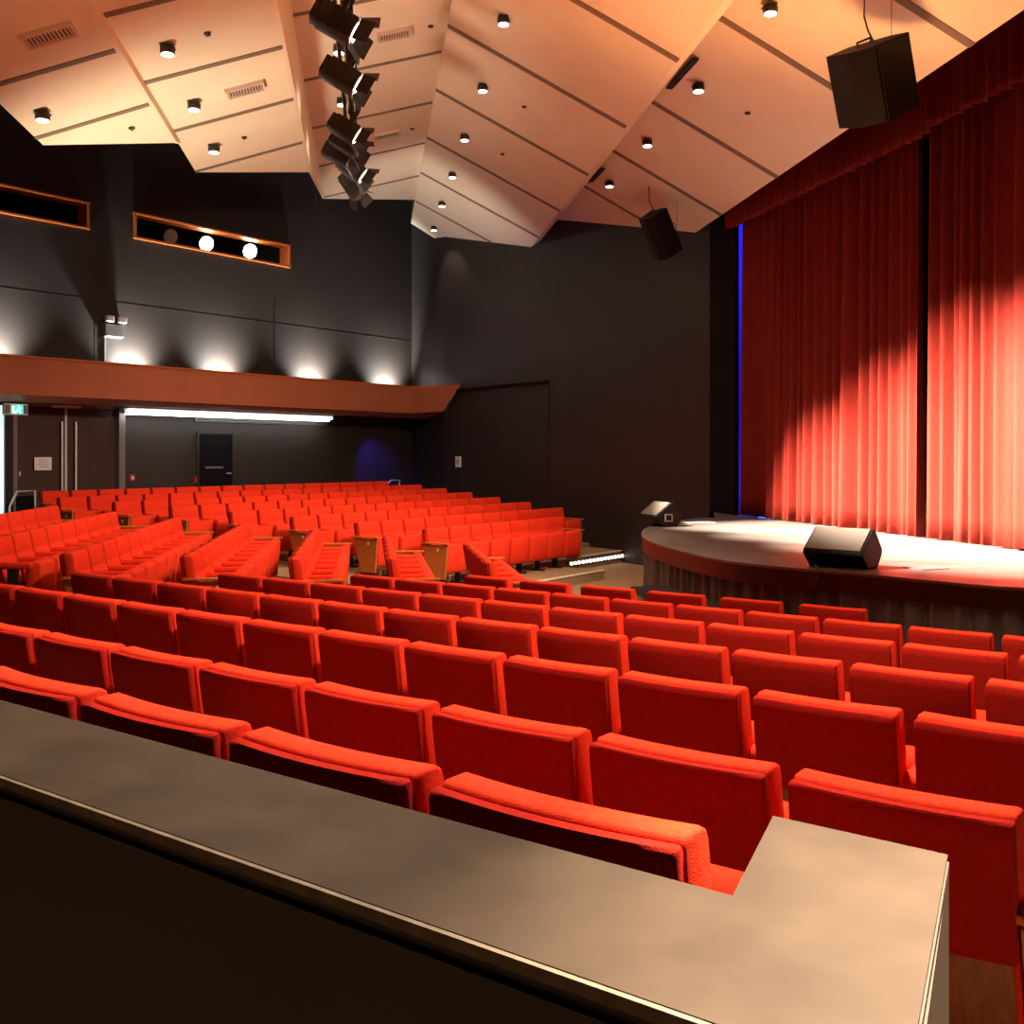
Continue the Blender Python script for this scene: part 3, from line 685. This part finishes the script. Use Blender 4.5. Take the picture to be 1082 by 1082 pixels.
pt = off(ps1, 22, -90); cable([(pt.x, pt.y, cz(pt)), off(ps1, 22, -45)], 'thin suspension wire of the large hanging speaker', .004)
pt = off(ps2, -12, -60); cable([(pt.x, pt.y, cz(pt)), off(ps2, -11, -45), off(ps2, -11, -35), off(ps2, -6, -25)], 'black cable feeding the smaller hanging speaker')
pt = off(ps2, 19, -42); cable([(pt.x, pt.y, cz(pt)), off(ps2, 19, -20), off(ps2, 16, 2)], 'thin suspension wire of the smaller hanging speaker', .004)
pa = off(ps2, 10, -12); cable([off(ps2, 8, -14), off(ps2, 16, -12), off(ps2, 18, -4), off(ps2, 12, 2)], 'loop of cable at back of the smaller hanging speaker', .008)

# ================================================================== stage
ZS = EYE-1.06
def sp(u, v): p = bp(u, v, 1.06); return Vector((p.x, p.y))
front = [sp(738, 547.6), sp(699, 552.6), sp(683.5, 558.5), sp(679.5, 564.5), sp(684, 569.5), sp(695, 574.5), sp(730, 584.5), sp(777, 593.6), sp(855, 601.5), sp(913.5, 606.5), sp(995, 614.3), sp(1082, 621), Vector((5.6, 7.75)), Vector((7.4, 7.6))]
def smooth_path(P, n=8):
    out = []
    for i in range(len(P)-1):
        p0 = P[max(i-1, 0)]; p1 = P[i]; p2 = P[i+1]; p3 = P[min(i+2, len(P)-1)]
        for k in range(n):
            t = k/n
            out.append(.5*((2*p1)+(-p0+p2)*t+(2*p0-5*p1+4*p2-p3)*t*t+(-p0+3*p1-3*p2+p3)*t**3))
    out.append(P[-1]); return out
edge = smooth_path(front, 8)
mb = MB(); poly = edge+[Vector((12, 7.6)), Vector((13, 22)), Vector((5, 23)), Vector((3.95, 19.3)), Vector((3.72, 19.2)), Vector((3.45, 17.6))]
mb.prism([tuple(p) for p in poly], ZS-.05, ZS)
st = thing('stage', 'low thrust stage with curved front and worn grey floor', 'stage', (0, 0, 0)); o = mb.build('stage_floor', M['stage'], st)
def ribbon(mb, path, off_, z0, z1, wave=0, freq=1, th=.02):
    L = 0; rows = []
    # resample finely when pleated
    P = path
    if wave:
        Q = []; 
        for a, c in zip(path, path[1:]):
            m_ = max(2, int((c-a).length/.012)); Q += [a+(c-a)*i/m_ for i in range(m_)]
        P = Q
    prev = None; o_ = []
    for i, p in enumerate(P):
        a = P[max(i-1, 0)]; c = P[min(i+1, len(P)-1)]; d = (c-a).normalized(); nrm = Vector((d.y, -d.x))
        if prev is not None: L += (p-prev).length
        prev = p
        s_ = wave*(math.sin(L*freq)+.45*math.sin(L*freq*1.73+1)+.3*math.sin(L*freq*.41+2)) if wave else 0
        o_.append((p, nrm, s_))
    sgn = off_
    t_ = [mb.bm.verts.new((p.x+n_.x*(sgn+s_*.55), p.y+n_.y*(sgn+s_*.55), z1)) for p, n_, s_ in o_]
    b_ = [mb.bm.verts.new((p.x+n_.x*(sgn+s_), p.y+n_.y*(sgn+s_), z0)) for p, n_, s_ in o_]
    for i in range(len(o_)-1): mb.bm.faces.new((b_[i], b_[i+1], t_[i+1], t_[i]))
    if th:
        t2_ = [mb.bm.verts.new((p.x+n_.x*(sgn+s_*.55-th), p.y+n_.y*(sgn+s_*.55-th), z1)) for p, n_, s_ in o_]
        b2_ = [mb.bm.verts.new((p.x+n_.x*(sgn+s_-th), p.y+n_.y*(sgn+s_-th), z0)) for p, n_, s_ in o_]
        for i in range(len(o_)-1):
            mb.bm.faces.new((b2_[i+1], b2_[i], t2_[i], t2_[i+1])); mb.bm.faces.new((t_[i], t_[i+1], t2_[i+1], t2_[i])); mb.bm.faces.new((b_[i+1], b_[i], b2_[i], b2_[i+1]))
# outward side of the path: pick sign so the offset goes away from the stage centre
cen = Vector((6.5, 13)); i0 = len(edge)//2; dd_ = (edge[i0+1]-edge[i0]).normalized(); sg = 1 if (edge[i0]+Vector((dd_.y, -dd_.x))-cen).length > (edge[i0]-cen).length else -1
if sg < 0: edge = edge[::-1]
mb = MB(); ribbon(mb, edge, .012, ZS-.19, ZS-.022, th=.04); mb.build('edge_band', M['stage_band'], st)
mb = MB(); ribbon(mb, edge, .022, ZS-.022, ZS+.002, th=.03); mb.build('edge_trim', M['grille'], st)
mb = MB(); ribbon(mb, edge, -.05, -.12, ZS-.17, wave=.045, freq=30, th=.006); mb.build('stage_skirt', M['skirt'], st, smooth=True)
# dark curved bench in front of the skirt
pts = [sp(712, 579.5), sp(735, 585.8), sp(777, 593.6), sp(820, 598.3), sp(880, 603.5)]; pth = smooth_path(pts, 6); outer = []
for i, p in enumerate(pth):
    a = pth[max(i-1, 0)]; c = pth[min(i+1, len(pth)-1)]; d = (c-a).normalized(); n_ = Vector((d.y, -d.x))
    if (p+n_-cen).length < (p-cen).length: n_ = -n_
    outer.append((p+n_*.06, p+n_*(.5)))
bt_ = thing('curved_bench', 'black curved bench in front of the pleated stage skirt', 'bench', (0, 0, -.12))
mb = MB(); mb.prism([tuple(a) for a, c in outer]+[tuple(c) for a, c in outer[::-1]], .68, .74); mb.build('bench_top', M['black_metal'], bt_)
for i in (1, 7, 13, 19, 23):
    a, c = outer[min(i, len(outer)-1)]; m_ = (a+c)/2; b = MB(); b.box((m_.x, m_.y, .34), (.06, .06, .68)); b.build('leg', M['black_metal'], bt_)

# wedge monitors
def wedge(u, v, rz, label, W_=.62, s=1, sides=(-1, 1)):
    p = sp(u, v); t = thing('stage_monitor', label, 'speaker', (p.x, p.y, ZS), rz); t.scale = (s, s, s)
    prof_ = [(-.07, 0), (.15, 0), (.25, .12), (.26, .17), (.09, .37), (.05, .37), (-.20, .17), (-.21, .13)]
    b = MB(); b.extrude_x([(y_, z_+.002) for y_, z_ in prof_], -W_/2, W_/2); o = b.build('cabinet', M['speaker'], t)
    m_ = o.modifiers.new('b', 'BEVEL'); m_.width = .012; m_.segments = 2
    b = MB(); ang = math.atan2(.37-.17, .05+.20); c = Vector((0, -.075, .27)); n_ = Vector((0, -math.sin(ang), math.cos(ang)))
    b.box(c+n_*.008, (W_-.05, .31, .014), Matrix.Rotation(ang, 3, 'X'), bevel=.004); b.build('grille', M['grille'], t)
    for s_ in sides:
        b = MB(); x = s_*(W_/2+.006)
        for c_, z_ in (((x, -.05, .14), (.014, .02, .10)), ((x, .06, .14), (.014, .02, .10)), ((x, .005, .19), (.014, .13, .02)), ((x, .005, .09), (.014, .13, .02))): b.box(c_, z_)
        b.build('handle', M['grey'], t)
    return t
wedge(889, 599, rad(-42), 'black wedge monitor on the front edge of stage', .60, .98, (-1,))
wedge(697, 555.5, rad(-72), 'black wedge monitor at the far left tip of stage', .60, .95)
b = MB(); q0 = sp(863, 601.5); q0 = XY(q0, ZS)
b.tube([q0+Vector((0, .05, .03)), q0+Vector((0, -.06, .01)), q0+Vector((-.01, -.08, -.06)), q0+Vector((-.06, -.10, -.17))], .010, 8)
tag(b.build('loose_cable', M['ply_strip'], smooth=True), 'pale cable end hanging over stage edge below the front monitor', 'cable')
pp = sp(738, 552.5); b = MB(); b.box((0, 0, .006), (.45, .30, .010)); tag(b.build('paper_sheet', M['paper'], loc=(pp.x, pp.y, ZS), rz=.3), 'white sheet lying on stage beside the left monitor', 'paper')
pp = sp(978, 600.5); b = MB(); b.box((0, 0, .004), (.32, .26, .006)); tag(b.build('floor_plate', M['grey'], loc=(pp.x, pp.y, ZS), rz=.4), 'flat floor plate in stage right of the front monitor', 'plate')

# ================================================================== curtain
ca = Vector((4.03, 18.13)); cdv = (Vector((5.65, 11.49))-Vector((4.11, 17.8))).normalized(); cn = Vector((cdv.y, -cdv.x))
if cn.x > 0: cn = -cn
def s_at(u):
    r = Vector(((u-CX)/F, 1)); den = r.x*cdv.y-r.y*cdv.x; k_ = (ca.x*cdv.y-ca.y*cdv.x)/den; return (r*k_-ca).dot(cdv)
def drape(name, s0, s1, z0, z1, amp, wl, off_, label, seed, hem=True, scallop=0):
    rnd = random.Random(seed); n = int((s1-s0)/.018); ph = []
    # irregular pleats: cumulative phase
    phs = 0; seq = []
    for i in range(n+1):
        s = s0+(s1-s0)*i/n; phs += 2*math.pi*.018/(wl*(1+.35*math.sin(s*2.1+seed)+.2*math.sin(s*5.3+seed*2)))
        a = amp*(1+.35*math.sin(s*3.1+seed*3)); seq.append((s, phs, a))
    NZ = 22; mb = MB(); grid = []
    for j in range(NZ+1):
        f = j/NZ; row = []
        for s, p_, a in seq:
            aa = a*(.55+.45*(1-f)); ss = s+.02*math.sin(p_*.5+f*2.2)*(1-f)
            o_ = aa*(math.sin(p_+.35*math.sin(f*3+s))+.25*math.sin(2*p_+s)+.3*math.sin(p_*.31+1)*(1-f*.5))
            zz = z0+(z1-z0)*f
            if scallop and j == 0: zz += scallop*math.sin(s*6+seed)*.5
            if hem and j == 0: zz += .012*math.sin(p_)
            q_ = ca+cdv*ss+cn*(off_+o_); row.append(mb.bm.verts.new((q_.x, q_.y, zz)))
        grid.append(row)
    for j in range(NZ):
        for i in range(n): mb.bm.faces.new((grid[j][i], grid[j][i+1], grid[j+1][i+1], grid[j+1][i]))
    o = mb.build(name, M['curtain'], smooth=180)
    m_ = o.modifiers.new('s', 'SOLIDIFY'); m_.thickness = .008
    return tag(o, label, 'curtain')
sgap = s_at(988)
o = drape('stage_curtain', .10, sgap-.23, ZS+.015, ZS+6.3, .11, .27, .0, 'floor-length pleated red velvet curtain left of the dark split', 1)
o2 = drape('stage_curtain', sgap+.0, s_at(1082)+4.5, ZS+.015, ZS+6.3, .11, .28, .0, 'floor-length pleated red velvet curtain right of the dark split', 5)
drape('curtain_valance', -.02, sgap+.25, EYE+3.92, EYE+6, .045, .16, .26, 'short pleated red valance across curtain top, left length', 9, hem=False, scallop=.0)
drape('curtain_valance', sgap+.27, s_at(1082)+4.5, EYE+3.98, EYE+6, .045, .17, .28, 'short pleated red valance across curtain top, right length', 12, hem=False, scallop=.0)

# ================================================================== front counter
ZC = .61
def cpt(u, v, extra=0): p = bp(u, v, ZC+extra); return p
# outline of the top, following the counter's own straight sides
Dfar = nn.dot(cpt(0, 740).xy); Dnear = nn.dot(cpt(0, 814.5).xy)
far_corner = cpt(775, 945.5).xy; bump_l = cpt(817, 862).xy; bump_r = cpt(1001.5, 903).xy
Dfar = (Dfar+nn.dot(far_corner))/2; Dnear = (Dnear+nn.dot(cpt(740, 1082).xy))/2
tR = un.dot(bump_r); dR = cpt(970, 1082).xy; endv = (dR-bump_r).normalized()
kk = (nn.dot(bump_r)-Dnear)/(-nn.dot(endv)); near_r = bump_r+endv*kk
fl_ = un*-7+nn*Dfar; nl_ = un*-7+nn*Dnear; fc = un*un.dot(far_corner)+nn*Dfar
ct = thing('front_counter', 'long grey-topped counter with squared bump at its right end', 'counter', (0, 0, EYE-ZC))
outl = [nl_, near_r, bump_r, bump_l, fc, fl_]
b = MB(); b.prism([tuple(p) for p in outl], -.002, 0); b.build('worktop', M['counter'], ct)
def inset_line(a, c, d_): return a, c
b = MB(); ins = [nl_-nn*.009, near_r-nn*.009-un*.003, bump_r-un*.003-nn*.003, bump_l+un*.002-nn*.003, fc+un*.002-nn*.003, fl_-nn*.003]
b.prism([tuple(p) for p in ins], -.018, -.0015); b.build('plywood_edge', M['ply'], ct)
b = MB(); e_ = endv
b.prism([tuple(bump_r+un*.002), tuple(near_r+un*.002), tuple(near_r-un*.01), tuple(bump_r-un*.01)], -.020, -.011)
b.prism([tuple(bump_r+un*.006-nn*.03), tuple(near_r+un*.006), tuple(near_r-un*.01), tuple(bump_r-un*.01-nn*.03)], -.036, -.030); b.build('side_strip', M['ply_strip'], ct)
b = MB(); j0 = cpt(280, 822.6).xy; j1 = cpt(224.6, 892).xy; jd = (j1-j0).normalized(); jn = Vector((jd.y, -jd.x))*.0009
b.prism([tuple(j0+jn), tuple(j1+jn), tuple(j1-jn), tuple(j0-jn)], -.001, .0006); b.build('joint', M['dark_panel'], ct)
gap = .02; b = MB()
body = [nl_-nn*.004, near_r-nn*.004+un*.0, bump_r+un*.004-nn*.01, bump_l+un*.01-nn*.02, fc+un*.01-nn*.02, fl_-nn*.02]
b.prism([tuple(p) for p in body], -1.45, -.0185); b.build('counter_body', M['dark_panel'], ct)
b = MB(); b.prism([tuple(nl_-nn*.012), tuple(near_r-nn*.012), tuple(near_r), tuple(nl_)], -.050, -.036); b.build('shadow_rail', M['black_metal'], ct)

# ================================================================== theatre seats
PW = .497
front_prof = [(.105, .40), (.075, .55), (.036, .84), (.033, .874), (.036, .885), (.045, .891), (.100, .891), (.112, .885), (.118, .872), (.150, .715), (.146, .700), (.158, .685), (.205, .53), (.235, .44), (.225, .405), (.16, .395)]
rear_prof = [(.045, .56), (.0, .84), (-.001, .872), (.003, .881), (.024, .883), (.028, .876), (.029, .845), (.074, .56)]
seat_prof = [(.40, .60), (.41, .64), (.44, .66), (.49, .662), (.53, .65), (.545, .62), (.535, .40), (.515, .24), (.49, .205), (.45, .20), (.42, .22), (.40, .40)]
arm_prof = [(.11, .62), (.11, .65), (.13, .668), (.45, .668), (.48, .65), (.48, .62), (.46, .60), (.14, .60)]
MESH = {}
b = MB(); b.pad(front_prof, PW, .022, .009, 8); MESH['backrest'] = b.mesh('backrest', M['fabric'], 60)
b = MB(); b.pad(rear_prof, PW, .022, .006, 8); MESH['back_panel'] = b.mesh('back_panel', M['fabric_back_shaded'], 60)
b = MB(); b.pad([(.05, .57), (.06, .57), (.13, .20), (.12, .20)], PW-.02, .018, .003, 6); MESH['back_shell'] = b.mesh('back_shell', M['shell'], 60)
b = MB(); b.pad(seat_prof, .475, 0, .018, 4); MESH['seat'] = b.mesh('seat', M['fabric'], 60)
b = MB(); b.pad(arm_prof, .062, 0, .016, 2, x0=.28); MESH['armrest'] = b.mesh('armrest', M['fabric'], 60)
b = MB(); b.box((.28, .30, .31), (.03, .10, .60)); b.box((.28, .30, .012), (.06, .28, .024)); MESH['leg'] = b.mesh('leg', M['black_metal'])
def endpanel(sgn):
    b = MB(); a = .255; x0, x1 = (a, a+.03) if sgn > 0 else (-a-.03, -a)
    b.extrude_x([(.04, .645), (.545, .645), (.50, .12), (.20, .12)], x0, x1); return b.mesh('end_panel', M['wood'])
MESH['endR'] = endpanel(1); MESH['endL'] = endpanel(-1)
for s_, k in ((1, 'capR'), (-1, 'capL')):
    b = MB(); b.box((s_*.272, .30, .668), (.085, .54, .022), bevel=.005); MESH[k] = b.mesh('arm_cap', M['wood'])
for s_, k in ((1, 'badgeR'), (-1, 'badgeL')):
    b = MB(); b.tube([(s_*.285, .36, .575), (s_*.292, .36, .575)], .028, 12); MESH[k] = b.mesh('number_badge', M['silver'])
def seat_thing(x, y, z, rz, label, group, first=False, last=False, sx=1):
    t = bpy.data.objects.new('theatre_seat', None); C.objects.link(t); t.empty_display_size = .1
    t.location = (x, y, z); t.rotation_euler = (0, 0, rz); t.scale = (sx, 1, 1)
    tag(t, label, 'seat', group)
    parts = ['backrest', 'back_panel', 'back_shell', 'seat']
    parts += ['armrest', 'leg'] if not last else ['endR', 'capR']
    if first: parts += ['endL', 'capL']
    nm_ = {'endR': 'end_panel', 'endL': 'end_panel', 'capR': 'arm_cap', 'capL': 'arm_cap'}
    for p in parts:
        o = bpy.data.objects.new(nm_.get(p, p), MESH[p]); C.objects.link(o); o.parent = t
        if p in ('endR', 'endL'):
            k = bpy.data.objects.new('number_badge', MESH['badge'+p[-1]]); C.objects.link(k); k.parent = o
    return t
ORD = 'first second third fourth fifth sixth seventh eighth ninth tenth eleventh twelfth thirteenth fourteenth fifteenth sixteenth seventeenth eighteenth nineteenth twentieth'.split()
# nearest block: backs to the camera
NEAR_PH = [-2.36, -4.30, -6.55, -7.67, -7.17, -6.74, -6.30]
NEAR_P = [.56, .56, .56, .56, .56, .543, .667]
NEAR_LEFT_OPEN = [True, True, True, False, False, False, False]
NEAR_N = [4-1, 7, 11, 13, 12, 12, 6]       # seats to the right of the phase seat
def in_view(p, z, m=70):
    if p.y < .4: return False
    u = CX+F*p.x/p.y; v = HY+F*(EYE-z)/p.y; return -m*1.0 < u < 1082+m and v < 1250
rowname = ['row against the grey counter', 'second row from the counter', 'third row from the counter', 'fourth row from the counter', 'fifth row from the counter', 'sixth row from the counter', 'seventh row from the counter']
for k in range(7):
    P = NEAR_P[k]; lo = -6 if NEAR_LEFT_OPEN[k] else 0; idx = 0
    hi = [3, 7, 14, 14, 13, 12, 6][k]
    for i in range(lo, hi):
        c = un*(NEAR_PH[k]+PW/2+.004+i*P)+nn*NEAR_D[k]; z = EYE-NEAR_Z[k]
        l_ = c-un*PW/2; r_ = c+un*PW/2
        if r_.y < .3 or l_.y < .2: continue
        ul = CX+F*l_.x/l_.y; ur = CX+F*r_.x/r_.y
        if ur < 0 or ul > 1085: continue
        idx += 1
        seat_thing(c.x, c.y, lev(NEAR_Z[k]), PHI_N, 'red seat back seen from behind, %s in view from left, %s' % (ORD[idx-1], rowname[k]),
                   'red seats of the nearest block', first=(i == 0 and not NEAR_LEFT_OPEN[k]), last=(k in (0, 1, 6) and i == hi-1), sx=.965 if k == 5 else 1)
rown = ['front row', 'second row', 'third row', 'fourth row', 'fifth row', 'sixth row', 'seventh row', 'rearmost row']
for k in range(7):     # middle block, k=6 is the row nearest the stage
    tf, tn = MID_T[k]; P = .56; n = int(round((tf-tn)/P)); idx = 0
    for i in range(n):
        tt = tf-.28-i*P; c = nm*(MID_X[k])+dm*tt
        if CX+F*(c.x)/c.y < -14: continue
        idx += 1
        seat_thing(c.x, c.y, lev(MID_Z[k]), PHI_M, 'red seat in side view, %s from far end, %s back from stage, middle block' % (ORD[idx-1], 'front row' if k == 6 else ORD[6-k]+' row'),
                   'red seats of the middle block', first=(i == 0), last=(i == n-1))
for k in range(8):     # far block faces the camera
    t0 = t_far(FAR_U[k][0], FAR_D[k]); t1 = t_far(FAR_U[k][1], FAR_D[k]); n = int(round((t1-t0)/.565)); P = (t1-t0)/n
    print('far row', k, n, round(P, 3))
    for i in range(n):
        c = df*(t0+(i+.5)*P)+nf*FAR_D[k]
        seat_thing(c.x, c.y, lev(FAR_Z[k]), PHI_F+math.pi, 'red seat facing the camera, %s from left, %s of far block' % (ORD[i], rown[k]),
                   'red seats of the far block', first=(i == n-1), last=(i == 0), sx=min(1.03, P/.565))
